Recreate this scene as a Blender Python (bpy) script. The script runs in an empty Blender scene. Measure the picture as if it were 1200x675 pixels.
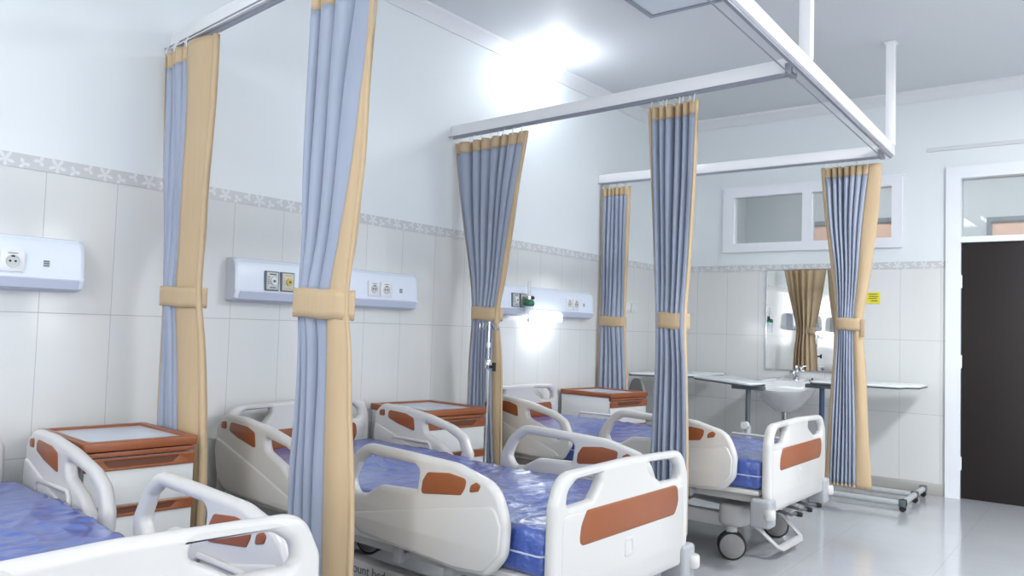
import bpy, bmesh, math, random
from mathutils import Vector, Matrix, noise
from mathutils.geometry import tessellate_polygon
random.seed(7)
scene = bpy.context.scene
COL = scene.collection
PI = math.pi

# ---------------------------------------------------------------- materials
def lin(c):
    c /= 255.0
    return c / 12.92 if c <= 0.04045 else ((c + 0.055) / 1.055) ** 2.4
def rgb(r, g, b): return (lin(r), lin(g), lin(b), 1.0)

class NT:
    def __init__(s, name):
        s.m = bpy.data.materials.new(name); s.m.use_nodes = True
        s.t = s.m.node_tree; s.n = s.t.nodes; s.l = s.t.links
        s.b = s.n['Principled BSDF']
    def node(s, typ, **kw):
        nd = s.n.new(typ)
        for k, v in kw.items(): setattr(nd, k, v)
        return nd
    def link(s, a, b): s.l.new(a, b)
    def math(s, op, a, b=None, c=None):
        nd = s.n.new('ShaderNodeMath'); nd.operation = op
        for i, v in enumerate((a, b, c)):
            if v is None: continue
            if isinstance(v, (int, float)): nd.inputs[i].default_value = v
            else: s.l.new(v, nd.inputs[i])
        return nd.outputs[0]
    def mix(s, f, a, b):
        nd = s.n.new('ShaderNodeMix'); nd.data_type = 'RGBA'
        for sock, v in ((nd.inputs[0], f), (nd.inputs[6], a), (nd.inputs[7], b)):
            if isinstance(v, (int, float)): sock.default_value = v
            elif isinstance(v, tuple): sock.default_value = v
            else: s.l.new(v, sock)
        return nd.outputs[2]
    def set(s, **kw):
        for k, v in kw.items(): s.b.inputs[k.replace('_', ' ')].default_value = v
    def noise(s, scale, detail=2, vec=None, rough=0.5):
        nd = s.node('ShaderNodeTexNoise'); nd.inputs['Scale'].default_value = scale
        nd.inputs['Detail'].default_value = detail; nd.inputs['Roughness'].default_value = rough
        if vec is not None: s.link(vec, nd.inputs['Vector'])
        return nd.outputs[0]
    def coords(s, kind='Object'):
        return s.node('ShaderNodeTexCoord').outputs[kind]
    def bump(s, h, strength, dist=0.01):
        nd = s.node('ShaderNodeBump'); nd.inputs['Strength'].default_value = strength
        nd.inputs['Distance'].default_value = dist
        s.link(h, nd.inputs['Height']); s.link(nd.outputs[0], s.b.inputs['Normal'])

def plain(name, col, rough=0.5, metal=0.0, var=0.03, vs=12.0, coat=0.0, bump=0.0, bs=200.0):
    t = NT(name); t.set(Roughness=rough, Metallic=metal)
    if coat: t.set(Coat_Weight=coat, Coat_Roughness=0.08)
    n = t.noise(vs, 3, t.coords())
    dark = tuple(c * (1 - var) for c in col[:3]) + (1,)
    lite = tuple(min(1, c * (1 + var)) for c in col[:3]) + (1,)
    t.link(t.mix(n, dark, lite), t.b.inputs['Base Color'])
    if bump: t.bump(t.noise(bs, 2, t.coords()), bump, 0.002)
    return t.m

M = {}
M['paint'] = plain('wall_paint', rgb(226, 232, 235), 0.45, var=0.01, vs=3)
M['ceiling'] = plain('ceiling_paint', rgb(214, 217, 221), 0.6, var=0.01, vs=2)
M['cornice'] = plain('cornice_paint', rgb(220, 222, 226), 0.5, var=0.01)
M['plastic'] = plain('white_plastic', rgb(203, 202, 200), 0.28, var=0.012, vs=5, coat=0.25)
M['grey_plastic'] = plain('grey_plastic', rgb(164, 166, 170), 0.4, var=0.02)
M['disc_grey'] = plain('wheel_disc_grey', rgb(136, 135, 135), 0.45, var=0.03)
M['dark_grey'] = plain('dark_grey_metal', rgb(92, 95, 99), 0.4, metal=0.3, var=0.05)
M['frame_metal'] = plain('painted_steel', rgb(178, 178, 178), 0.4, var=0.02)
M['black'] = plain('black_rubber', rgb(30, 31, 33), 0.6, var=0.1)
M['chrome'] = plain('chrome', rgb(205, 208, 212), 0.12, metal=1.0, var=0.02)
M['tan'] = plain('tan_inlay', rgb(143, 81, 47), 0.35, var=0.06, vs=20)
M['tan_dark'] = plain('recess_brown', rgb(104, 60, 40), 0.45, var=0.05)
M['cabinet_white'] = plain('cabinet_white', rgb(214, 216, 216), 0.35, var=0.01)
M['tray_white'] = plain('tray_laminate', rgb(198, 208, 220), 0.25, var=0.05, vs=6)
M['panel_white'] = plain('panel_enamel', rgb(222, 230, 243), 0.25, var=0.01)
M['panel_grey'] = plain('panel_lower_lip', rgb(190, 198, 216), 0.3, var=0.01)
M['socket'] = plain('socket_white', rgb(226, 228, 230), 0.3, var=0.01)
M['outlet_frame'] = plain('outlet_frame_grey', rgb(112, 118, 124), 0.4, var=0.04)
M['outlet_face'] = plain('outlet_face', rgb(196, 200, 198), 0.4, var=0.03)
M['yellow'] = plain('outlet_yellow', rgb(214, 184, 92), 0.4, var=0.04)
M['green'] = plain('flowmeter_green', rgb(26, 112, 80), 0.35, var=0.06)
M['beam'] = plain('rail_enamel', rgb(238, 238, 240), 0.35, var=0.01)
M['track'] = plain('track_aluminium', rgb(158, 160, 172), 0.35, metal=0.5, var=0.03)
M['door'] = plain('dark_door_veneer', rgb(27, 19, 18), 0.5, var=0.15, vs=4)
M['porcelain'] = plain('sink_porcelain', rgb(232, 233, 235), 0.12, var=0.005, coat=0.5)
M['table_top'] = plain('table_laminate', rgb(236, 240, 241), 0.5, var=0.01)
M['table_edge'] = plain('table_edge_grey', rgb(88, 95, 100), 0.45, var=0.04)
M['steel_leg'] = plain('table_base_steel', rgb(190, 194, 196), 0.35, metal=0.2, var=0.03)
M['navy'] = plain('navy_sleeve', rgb(58, 72, 104), 0.5, var=0.05)
M['chair_grey'] = plain('chair_grey', rgb(148, 150, 150), 0.5, var=0.04)
M['sign'] = plain('sign_yellow', rgb(232, 222, 60), 0.5, var=0.03)
M['ink'] = plain('sign_ink', rgb(84, 80, 40), 0.6, var=0.05)
M['window_frame'] = plain('window_enamel', rgb(232, 236, 242), 0.35, var=0.01)
M['corridor'] = plain('corridor_paint', rgb(190, 196, 198), 0.6, var=0.02)
M['peach'] = plain('corridor_peach', rgb(226, 186, 158), 0.6, var=0.03)
M['base_tile'] = plain('skirting_tile', rgb(168, 166, 162), 0.2, var=0.04, vs=9)
M['crease'] = plain('seam_grey', rgb(168, 169, 170), 0.5, var=0.02)
M['piping'] = plain('mattress_piping', rgb(196, 206, 226), 0.4, var=0.02)

def fabric(name, col, rough, sheen):
    t = NT(name); t.set(Roughness=rough, Sheen_Weight=sheen, Sheen_Roughness=0.4)
    co = t.coords(); mp = t.node('ShaderNodeMapping'); mp.inputs['Scale'].default_value = (40, 40, 2.5)
    t.link(co, mp.inputs[0])
    n = t.noise(2.0, 4, mp.outputs[0])
    d = tuple(c * 0.93 for c in col[:3]) + (1,); l = tuple(c * 1.06 for c in col[:3]) + (1,)
    t.link(t.mix(n, d, l), t.b.inputs['Base Color'])
    t.bump(t.noise(9, 2, co), 0.18, 0.01)
    return t.m
M['blue'] = fabric('blue_satin_fabric', rgb(154, 163, 182), 0.42, 0.15)
M['beige'] = fabric('beige_lining_fabric', rgb(194, 169, 134), 0.55, 0.1)

def glass(name, tint=(0.95, 0.97, 0.97, 1), a=0.25, r=0.02):
    t = NT(name); t.set(Base_Color=tint, Roughness=r, Alpha=a, Specular_IOR_Level=0.6)
    return t.m
M['pane'] = glass('window_glass', rgb(150, 160, 164), 0.25)
M['clear'] = glass('clear_plastic', rgb(225, 230, 235), 0.35)

def mirror():
    t = NT('mirror_silver'); t.set(Base_Color=(0.86, 0.87, 0.86, 1), Metallic=1.0, Roughness=0.01)
    return t.m
M['mirror'] = mirror()

def emit(name, col, st):
    t = NT(name); t.set(Base_Color=(0.9, 0.9, 0.9, 1), Emission_Color=col, Emission_Strength=st)
    return t.m
M['fill_on'] = emit('fill_diffuser', (0.92, 0.96, 1, 1), 7.0)
M['bulb'] = emit('bulb_glass', (0.93, 0.97, 1, 1), 26.0)
M['read_lamp'] = emit('reading_lamp_diffuser', (0.93, 0.97, 1, 1), 4.5)
M['lamp_off'] = plain('unlit_diffuser', rgb(214, 222, 232), 0.35, var=0.01)

def wall_tiles(name, axis, off):
    """ceramic wall tiles below the border, paint above it"""
    t = NT(name)
    g = t.node('ShaderNodeNewGeometry').outputs['Position']
    sp = t.node('ShaderNodeSeparateXYZ'); t.link(g, sp.inputs[0])
    h, z = sp.outputs[axis], sp.outputs[2]
    def line(c, o, period, w):
        f = t.math('FRACT', t.math('DIVIDE', t.math('SUBTRACT', c, o - 100 * period), period))
        d = t.math('ABSOLUTE', t.math('SUBTRACT', f, 0.5))
        return t.math('GREATER_THAN', d, 0.5 - w / period)
    grout = t.math('MAXIMUM', line(h, off, 0.2925, 0.0013), line(z, 1.2035, 0.582, 0.0016))
    below = t.math('LESS_THAN', z, 1.80)
    grout = t.math('MULTIPLY', grout, below)
    mp = t.node('ShaderNodeMapping'); mp.inputs['Scale'].default_value = (1, 1, 0.35); t.link(g, mp.inputs[0])
    n = t.noise(3.0, 5, mp.outputs[0], 0.6)
    tile = t.mix(n, rgb(214, 217, 217), rgb(226, 227, 226))
    tile = t.mix(grout, tile, rgb(176, 178, 180))
    col = t.mix(below, rgb(226, 232, 235), tile)
    t.link(col, t.b.inputs['Base Color'])
    r = t.math('ADD', t.math('MULTIPLY', t.math('SUBTRACT', 1.0, below), 0.35), 0.12)
    t.link(t.math('ADD', r, t.math('MULTIPLY', grout, 0.4)), t.b.inputs['Roughness'])
    t.bump(t.math('SUBTRACT', 1.0, grout), 0.3, 0.002)
    return t.m
M['tiles_left'] = wall_tiles('wall_tiles_side', 1, 1.424)
M['tiles_back'] = wall_tiles('wall_tiles_end', 0, 2.363)

def border(name, axis):
    """grey relief border with pale flowers and leaves"""
    t = NT(name)
    g = t.node('ShaderNodeNewGeometry').outputs['Position']
    sp = t.node('ShaderNodeSeparateXYZ'); t.link(g, sp.inputs[0])
    h, z = sp.outputs[axis], sp.outputs[2]
    def flower(period, off, zc, R, k, ph):
        f = t.math('SUBTRACT', t.math('FRACT', t.math('DIVIDE', t.math('ADD', h, 50 * period + off), period)), 0.5)
        u = t.math('MULTIPLY', f, period); v = t.math('SUBTRACT', z, zc)
        rad = t.math('SQRT', t.math('ADD', t.math('MULTIPLY', u, u), t.math('MULTIPLY', v, v)))
        th = t.math('ADD', t.math('ARCTAN2', v, u), ph)
        c = t.math('ABSOLUTE', t.math('COSINE', t.math('MULTIPLY', th, k)))
        lim = t.math('MULTIPLY', t.math('ADD', t.math('MULTIPLY', t.math('POWER', c, 1.6), 0.85), 0.12), R)
        return t.math('LESS_THAN', rad, lim)
    m = t.math('MAXIMUM', flower(0.195, 0.0, 1.806, 0.037, 2.5, 0.3), flower(0.195, 0.068, 1.817, 0.024, 1.5, 1.0))
    m = t.math('MAXIMUM', m, flower(0.195, 0.128, 1.797, 0.025, 1.5, 2.2))
    n = t.noise(60, 3)
    basec = t.mix(n, rgb(192, 194, 197), rgb(206, 208, 210))
    t.link(t.mix(m, basec, rgb(220, 222, 225)), t.b.inputs['Base Color'])
    t.set(Roughness=0.28)
    t.bump(m, 0.5, 0.003)
    return t.m
M['border_left'] = border('border_side', 1)
M['border_back'] = border('border_end', 0)

def floor_mat():
    t = NT('floor_tiles')
    g = t.node('ShaderNodeNewGeometry').outputs['Position']
    sp = t.node('ShaderNodeSeparateXYZ'); t.link(g, sp.inputs[0])
    def line(c, o, period, w):
        f = t.math('FRACT', t.math('DIVIDE', t.math('SUBTRACT', c, o - 50 * period), period))
        return t.math('GREATER_THAN', t.math('ABSOLUTE', t.math('SUBTRACT', f, 0.5)), 0.5 - w / period)
    grout = t.math('MAXIMUM', line(sp.outputs[0], 2.72, 0.6, 0.0012), line(sp.outputs[1], 0.38, 0.6, 0.0012))
    n = t.noise(1.7, 6, g, 0.6)
    c = t.mix(n, rgb(168, 171, 176), rgb(188, 190, 194))
    t.link(t.mix(grout, c, rgb(158, 160, 164)), t.b.inputs['Base Color'])
    t.set(Roughness=0.13, Coat_Weight=0.3, Coat_Roughness=0.05)
    return t.m
M['floor'] = floor_mat()

def mattress_mat():
    t = NT('film_wrapped_mattress')
    co = t.coords()
    def stretched(sc, rot):
        mp = t.node('ShaderNodeMapping'); mp.inputs['Scale'].default_value = sc; mp.inputs['Rotation'].default_value = (0, 0, rot)
        t.link(co, mp.inputs[0]); return mp.outputs[0]
    def ridge(v, k): return t.math('MAXIMUM', t.math('SUBTRACT', 1.0, t.math('MULTIPLY', t.math('ABSOLUTE', t.math('SUBTRACT', v, 0.5)), k)), 0.0)
    long_folds = t.noise(1.0, 3, stretched((7.0, 1.3, 3.0), 0.25), 0.5)
    soft = t.noise(4.0, 3, co, 0.5)
    crumple = ridge(t.noise(6.5, 4, stretched((1.0, 0.8, 1.0), 0.6), 0.55), 7.0)
    sp = t.node('ShaderNodeSeparateXYZ'); t.link(co, sp.inputs[0])
    foot = t.math('MULTIPLY', t.math('MINIMUM', t.math('MAXIMUM', t.math('SUBTRACT', sp.outputs[0], 1.05), 0.05), 0.5), 0.9)
    h = t.math('ADD', t.math('ADD', t.math('MULTIPLY', long_folds, 1.1), t.math('MULTIPLY', soft, 0.35)), t.math('MULTIPLY', crumple, foot))
    t.bump(h, 0.6, 0.033)
    t.link(t.mix(long_folds, rgb(52, 78, 160), rgb(84, 108, 184)), t.b.inputs['Base Color'])
    t.set(Roughness=0.34, Coat_Weight=0.85, Coat_Roughness=0.14, Specular_IOR_Level=0.6)
    return t.m
M['mattress'] = mattress_mat()

# ---------------------------------------------------------------- geometry helpers
def link(o, parent=None, mat=None):
    COL.objects.link(o)
    if parent is not None: o.parent = parent
    if mat is not None: o.data.materials.append(M[mat])
    return o

def obj(name, bm, mat, parent=None, smooth=True, angle=40):
    me = bpy.data.meshes.new(name)
    bm.normal_update()
    if smooth:
        lim = math.radians(angle)
        for f in bm.faces: f.smooth = True
        for e in bm.edges:
            if len(e.link_faces) == 2 and e.calc_face_angle(0) > lim: e.smooth = False
    bm.to_mesh(me); bm.free()
    return link(bpy.data.objects.new(name, me), parent, mat)

def empty(name, loc, rz=0.0):
    o = bpy.data.objects.new(name, None); COL.objects.link(o)
    o.location = loc; o.rotation_euler = (0, 0, rz); o.empty_display_size = 0.1
    return o
def tag(o, label=None, cat=None, group=None, kind=None):
    if label: o['label'] = label
    if cat: o['category'] = cat
    if group: o['group'] = group
    if kind: o['kind'] = kind
    return o
def struct(o): o['kind'] = 'structure'; return o

def add_box(bm, x0, y0, z0, x1, y1, z1, bev=0.0, seg=2):
    r = bmesh.ops.create_cube(bm, size=1.0)
    vs = r['verts']
    bmesh.ops.scale(bm, vec=(x1 - x0, y1 - y0, z1 - z0), verts=vs)
    bmesh.ops.translate(bm, vec=((x0 + x1) / 2, (y0 + y1) / 2, (z0 + z1) / 2), verts=vs)
    if bev:
        es = list({e for v in vs for e in v.link_edges})
        bmesh.ops.bevel(bm, geom=es, offset=bev, segments=seg, profile=0.5, affect='EDGES')
def box(name, x0, y0, z0, x1, y1, z1, mat, parent=None, bev=0.0, seg=2):
    bm = bmesh.new(); add_box(bm, x0, y0, z0, x1, y1, z1, bev, seg)
    return obj(name, bm, mat, parent)

def add_ring_strip(bm, rings, cap=True, closed=True):
    vr = [[bm.verts.new(p) for p in r] for r in rings]
    n = len(vr[0])
    for a, b in zip(vr[:-1], vr[1:]):
        for i in range(n if closed else n - 1):
            j = (i + 1) % n
            bm.faces.new((a[i], a[j], b[j], b[i]))
    if cap:
        bm.faces.new(list(reversed(vr[0]))); bm.faces.new(vr[-1])

def add_tube(bm, pts, r, n=12, cap=True, squash=None):
    """swept tube through pts (r may be a list)"""
    pts = [Vector(p) for p in pts]
    rings = []; prev = None
    for i, p in enumerate(pts):
        d = (pts[min(i + 1, len(pts) - 1)] - pts[max(i - 1, 0)]).normalized()
        if prev is None:
            u = d.orthogonal().normalized()
            if abs(d.z) < 0.9: u = (Vector((0, 0, 1)) - d * d.z).normalized()
        else:
            u = (prev - d * prev.dot(d)).normalized()
        prev = u; w = d.cross(u)
        rr = r[i] if isinstance(r, (list, tuple)) else r
        ru, rw = (rr, rr) if squash is None else (rr * squash[0], rr * squash[1])
        rings.append([p + u * ru * math.cos(2 * PI * k / n) + w * rw * math.sin(2 * PI * k / n) for k in range(n)])
    add_ring_strip(bm, rings, cap)
def tube(name, pts, r, mat, parent=None, n=12, squash=None):
    bm = bmesh.new(); add_tube(bm, pts, r, n, True, squash)
    return obj(name, bm, mat, parent)

def add_lathe(bm, prof, center=(0, 0, 0), axis='z', n=24, scale=(1, 1)):
    cx, cy, cz = center; rings = []
    for r, h in prof:
        ring = []
        for k in range(n):
            a = 2 * PI * k / n; c, s = r * math.cos(a) * scale[0], r * math.sin(a) * scale[1]
            if axis == 'z': ring.append((cx + c, cy + s, cz + h))
            elif axis == 'y': ring.append((cx + s, cy + h, cz + c))
            else: ring.append((cx + h, cy + c, cz + s))
        rings.append(ring)
    add_ring_strip(bm, rings, True)
def lathe(name, prof, mat, parent=None, center=(0, 0, 0), axis='z', n=24, scale=(1, 1)):
    bm = bmesh.new(); add_lathe(bm, prof, center, axis, n, scale)
    return obj(name, bm, mat, parent)

def rounded(pts, seg=7):
    """closed outline from (x, y, corner radius)"""
    out = []; n = len(pts)
    for i in range(n):
        p = Vector(pts[i][:2]); r = pts[i][2]
        a = Vector(pts[i - 1][:2]); b = Vector(pts[(i + 1) % n][:2])
        if r <= 0: out.append(p); continue
        u = (a - p); v = (b - p); lu, lv = u.length, v.length
        u.normalize(); v.normalize()
        ang = u.angle(v); d = r / math.tan(ang / 2)
        d = min(d, 0.49 * lu, 0.49 * lv)
        p0, p1 = p + u * d, p + v * d
        for k in range(seg + 1):
            t = k / seg
            out.append(p0 * (1 - t) ** 2 + p * 2 * t * (1 - t) + p1 * t * t)
    # drop near doubles, then split long runs
    cl = []
    for q in out:
        if not cl or (q - cl[-1]).length > 1e-4: cl.append(q)
    if (cl[0] - cl[-1]).length < 1e-4: cl.pop()
    return cl

def area2(l): return sum(l[i - 1].x * l[i].y - l[i].x * l[i - 1].y for i in range(len(l)))

def add_plate(bm, outer, holes, thick, bev, fmap, seg=4, center=0.0):
    """plate with rounded edges and holes; fmap maps (u, v, w) to xyz"""
    loops = []
    for k, l in enumerate([outer] + list(holes)):
        l = [Vector(q[:2]) for q in l]
        if (area2(l) < 0) == (k == 0): l.reverse()
        loops.append(l)
    prof = []
    for i in range(seg + 1):
        a = PI / 2 * (1 - i / seg); prof.append((bev * (1 - math.cos(a)) , thick / 2 - bev + bev * math.sin(a)))
    prof = prof + [(a, -b) for a, b in reversed(prof)]
    grids = []
    for l in loops:
        n = len(l); nrm = []
        for i in range(n):
            d0 = (l[i] - l[i - 1]).normalized(); d1 = (l[(i + 1) % n] - l[i]).normalized()
            t = (d0 + d1)
            t = t.normalized() if t.length > 1e-6 else d1
            nv = Vector((-t.y, t.x))
            k = max(0.5, nv.dot(Vector((-d1.y, d1.x))))
            nrm.append(nv / k)
        g = [[bm.verts.new(fmap(*(l[i] + nrm[i] * ins), w + center)) for i in range(n)] for ins, w in prof]
        for a, b in zip(g[:-1], g[1:]):
            for i in range(n):
                j = (i + 1) % n
                try: bm.faces.new((a[i], b[i], b[j], a[j]))
                except ValueError: pass
        grids.append(([l[i] + nrm[i] * prof[0][0] for i in range(n)], g))
    tess = tessellate_polygon([[Vector((q.x, q.y, 0)) for q in pl] for pl, _ in grids])
    top = [v for _, g in grids for v in g[0]]; bot = [v for _, g in grids for v in g[-1]]
    for tri in tess:
        try:
            bm.faces.new([top[i] for i in tri]); bm.faces.new([bot[i] for i in reversed(tri)])
        except ValueError: pass
def fix(bm): bmesh.ops.recalc_face_normals(bm, faces=bm.faces)
def plate(name, outer, holes, thick, bev, fmap, mat, parent=None, center=0.0, seg=4):
    bm = bmesh.new(); add_plate(bm, outer, holes, thick, bev, fmap, seg, center); fix(bm)
    return obj(name, bm, mat, parent, angle=50)

def add_roundbox(bm, lo, hi, r, n, disp=None):
    """box with round edges on a fine grid, so its skin can be wrinkled"""
    lo, hi = Vector(lo), Vector(hi); c = (lo + hi) / 2; hs = (hi - lo) / 2
    cache = {}
    def vert(i, j, k):
        key = (i, j, k)
        if key in cache: return cache[key]
        p = Vector((-hs.x + 2 * hs.x * i / n[0], -hs.y + 2 * hs.y * j / n[1], -hs.z + 2 * hs.z * k / n[2]))
        q = Vector([max(-hs[a] + r, min(hs[a] - r, p[a])) for a in range(3)])
        d = p - q
        nr = d.normalized() if d.length > 1e-9 else Vector((0, 0, 1))
        p2 = q + nr * r if d.length > 1e-9 else p
        p2 = p2 + c
        if disp: p2 = p2 + nr * disp(p2, nr)
        cache[key] = bm.verts.new(p2); return cache[key]
    for (a, b, f) in ((0, 1, 2), (1, 2, 0), (2, 0, 1)):
        for side in (0, n[f]):
            for i in range(n[a]):
                for j in range(n[b]):
                    q = []
                    for di, dj in ((0, 0), (1, 0), (1, 1), (0, 1)):
                        idx = [0, 0, 0]; idx[a] = i + di; idx[b] = j + dj; idx[f] = side
                        q.append(vert(*idx))
                    if side == 0: q.reverse()
                    bm.faces.new(q)

def copy_tree(o, parent=None):
    c = o.copy(); COL.objects.link(c); c.parent = parent
    for ch in list(o.children): copy_tree(ch, c)
    return c

# ---------------------------------------------------------------- the room
D = 7.063; CEIL = 3.215; XR = 7.4; YF = -3.2
struct(box('floor', -0.2, YF, -0.12, XR, 9.4, 0.0, 'floor'))
struct(box('ceiling', -0.2, YF - 0.2, CEIL, XR, 9.4, CEIL + 0.15, 'ceiling'))
struct(box('wall_left', -0.2, YF - 0.2, -0.12, 0.0, D + 0.12, CEIL, 'tiles_left'))

def wall_with_holes(name, x0, x1, z0, z1, y0, y1, holes, mat):
    """wall in the xz plane between y0 and y1 with rectangular openings (x0, z0, x1, z1)"""
    bm = bmesh.new()
    xs = sorted({x0, x1, *[h[0] for h in holes], *[h[2] for h in holes]})
    zs = sorted({z0, z1, *[h[1] for h in holes], *[h[3] for h in holes]})
    for a, b in zip(xs[:-1], xs[1:]):
        for c, d in zip(zs[:-1], zs[1:]):
            mx, mz = (a + b) / 2, (c + d) / 2
            if any(h[0] < mx < h[2] and h[1] < mz < h[3] for h in holes): continue
            add_box(bm, a, y0, c, b, y1, d)
    bmesh.ops.remove_doubles(bm, verts=bm.verts, dist=1e-5)
    return struct(obj(name, bm, mat, smooth=False))
WX0, WX1, WZ0, WZ1 = 0.60, 2.05, 1.985, 2.51          # high window opening
DX0, DX1, DZ1 = 2.455, 3.45, 2.53                      # door opening with transom
wall_with_holes('wall_back', -0.2, XR, -0.12, CEIL, D, D + 0.12,
                [(WX0, WZ0, WX1, WZ1), (DX0, -0.12, DX1, DZ1)], 'tiles_back')
fw = [(0.9, 0.95, 2.5, 2.45), (3.0, 0.95, 4.6, 2.45), (5.1, 0.95, 6.7, 2.45)]
wall_with_holes('wall_front', -0.2, XR, -0.12, CEIL, YF - 0.2, YF, fw, 'paint')
bm = bmesh.new()
rw = [(-2.2, -0.4), (0.4, 2.2), (3.0, 4.8)]
ys = [YF] + [v for r in rw for v in r] + [9.4]
for i, (a, b) in enumerate(zip(ys[:-1], ys[1:])):
    if i % 2 == 0: add_box(bm, XR, a, -0.12, XR + 0.2, b, CEIL)
    else:
        add_box(bm, XR, a, -0.12, XR + 0.2, b, 0.95); add_box(bm, XR, a, 2.45, XR + 0.2, b, CEIL)
struct(obj('wall_right', bm, 'paint', smooth=False))
struct(box('wall_corridor', -0.2, 9.2, -0.12, XR, 9.4, CEIL, 'corridor'))
struct(box('wall_corridor_left', -0.2, D + 0.12, -0.12, -0.05, 9.2, CEIL, 'corridor'))
# relief borders, cornices, skirting
struct(box('trim_1', 0.0, YF, 1.779, 0.004, D, 1.836, 'border_left'))
struct(box('trim_2', 0.004, D - 0.004, 1.779, DX0 - 0.055, D, 1.836, 'border_back'))
def cornice(name, pts_fn, a, b):
    prof = [(0, 0), (0.0, -0.085), (0.012, -0.088), (0.018, -0.075), (0.035, -0.05), (0.06, -0.028), (0.072, -0.02), (0.075, 0.0)]
    bm = bmesh.new()
    add_ring_strip(bm, [[pts_fn(t, u, CEIL + v) for u, v in prof] for t in (a, b)], True)
    fix(bm); return struct(obj(name, bm, 'cornice', angle=30))
cornice('trim_3', lambda t, u, z: (u, t, z), YF, D)
cornice('trim_4', lambda t, u, z: (t, D - u, z), 0.0, XR)
struct(box('baseboard_back', 0.0, D - 0.012, 0.0, DX0 - 0.055, D, 0.092, 'base_tile', bev=0.002))
struct(box('trim_5', 2.26, D - 0.014, 2.712, XR, D, 2.742, 'cornice', bev=0.003))      # conduit along the end wall

# high window with two panes
bm = bmesh.new()
f = 0.085; y0, y1 = D - 0.03, D + 0.06
add_box(bm, WX0 - 0.035, y0, WZ0 - 0.03, WX1 + 0.035, y1, WZ0 + 0.05)
add_box(bm, WX0 - 0.035, y0, WZ1 - 0.05, WX1 + 0.035, y1, WZ1 + 0.03)
add_box(bm, WX0 - 0.035, y0, WZ0 + 0.05, WX0 + 0.065, y1, WZ1 - 0.05)
add_box(bm, WX1 - 0.045, y0, WZ0 + 0.05, WX1 + 0.035, y1, WZ1 - 0.05)
add_box(bm, 1.285, y0, WZ0 + 0.05, 1.365, y1, WZ1 - 0.05)
w1 = struct(obj('window_1', bm, 'window_frame', smooth=False))
bm = bmesh.new(); add_box(bm, WX0 - 0.05, D - 0.022, WZ1 + 0.03, WX1 + 0.05, D, WZ1 + 0.045); obj('window_trim', bm, 'window_frame', w1)
for a, b in ((WX0 + 0.065, 1.285), (1.365, WX1 - 0.045)):
    box('pane', a, D + 0.02, WZ0 + 0.05, b, D + 0.026, WZ1 - 0.05, 'pane', w1)
# door with transom light
bm = bmesh.new(); y0, y1 = D - 0.025, D + 0.12
add_box(bm, DX0 - 0.055, y0, 0, DX0 + 0.05, y1, DZ1 + 0.045)
add_box(bm, DX1 - 0.05, y0, 0, DX1 + 0.055, y1, DZ1 + 0.045)
add_box(bm, DX0 + 0.05, y0, DZ1 - 0.05, DX1 - 0.05, y1, DZ1 + 0.045)
add_box(bm, DX0 + 0.05, y0, 1.975, DX1 - 0.05, y1, 2.02)
d1 = struct(obj('door_1', bm, 'window_frame', smooth=False))
box('door_leaf', DX0 + 0.053, D - 0.005, 0.006, DX1 - 0.053, D + 0.035, 1.972, 'door', d1, bev=0.002)
for z in (0.22, 1.0, 1.62):
    lathe('hinge', [(0.0, 0), (0.007, 0), (0.007, 0.1), (0.0, 0.1)], 'window_frame', d1, (DX0 + 0.052, D - 0.012, z), n=10)
box('pane', DX0 + 0.05, D + 0.04, 2.02, DX1 - 0.05, D + 0.046, DZ1 - 0.05, 'pane', d1)
bm = bmesh.new(); add_tube(bm, [(DX1 - 0.12, D - 0.005, 1.0), (DX1 - 0.12, D - 0.06, 1.0), (DX1 - 0.25, D - 0.06, 1.0)], 0.01)
obj('door_handle', bm, 'chrome', d1)
# windows of the corridor's far wall
def far_window(n, x0, x1, z0, z1):
    bm = bmesh.new(); y0, y1 = 9.16, 9.2; t = 0.045
    add_box(bm, x0, y0, z0, x0 + t, y1, z1); add_box(bm, x1 - t, y0, z0, x1, y1, z1)
    add_box(bm, x0 + t, y0, z1 - t, x1 - t, y1, z1); add_box(bm, x0 + t, y0, z0, x1 - t, y1, z0 + t)
    w = struct(obj('window_%d' % n, bm, 'outlet_frame', smooth=False))
    box('lit_wall_panel', x0 + t, 9.185, z0 + t, x1 - t, 9.2, z1 - t, 'peach', w)  # peach panel standing in for a lit wall beyond the window
far_window(2, 2.43, 3.9, 1.2, 2.45)
far_window(3, 0.70, 1.95, 1.2, 2.50)
# daylight windows behind the camera and on the aisle side: frames and glass
for i, (a, c, b, d) in enumerate(fw):
    bm = bmesh.new(); y0, y1 = YF - 0.12, YF - 0.06
    for x in (a, (a + b) / 2 - 0.03, b - 0.06): add_box(bm, x, y0, c, x + 0.06, y1, d)
    add_box(bm, a, y0, c, b, y1, c + 0.06); add_box(bm, a, y0, d - 0.06, b, y1, d)
    struct(obj('window_%d' % (4 + i), bm, 'window_frame', smooth=False))
for i, (a, b) in enumerate(rw):
    bm = bmesh.new(); x0, x1 = XR + 0.06, XR + 0.12
    for y in (a, (a + b) / 2 - 0.03, b - 0.06): add_box(bm, x0, y, 0.95, x1, y + 0.06, 2.45)
    add_box(bm, x0, a, 0.95, x1, b, 1.01); add_box(bm, x0, a, 2.39, x1, b, 2.45)
    struct(obj('window_%d' % (7 + i), bm, 'window_frame', smooth=False))

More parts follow.
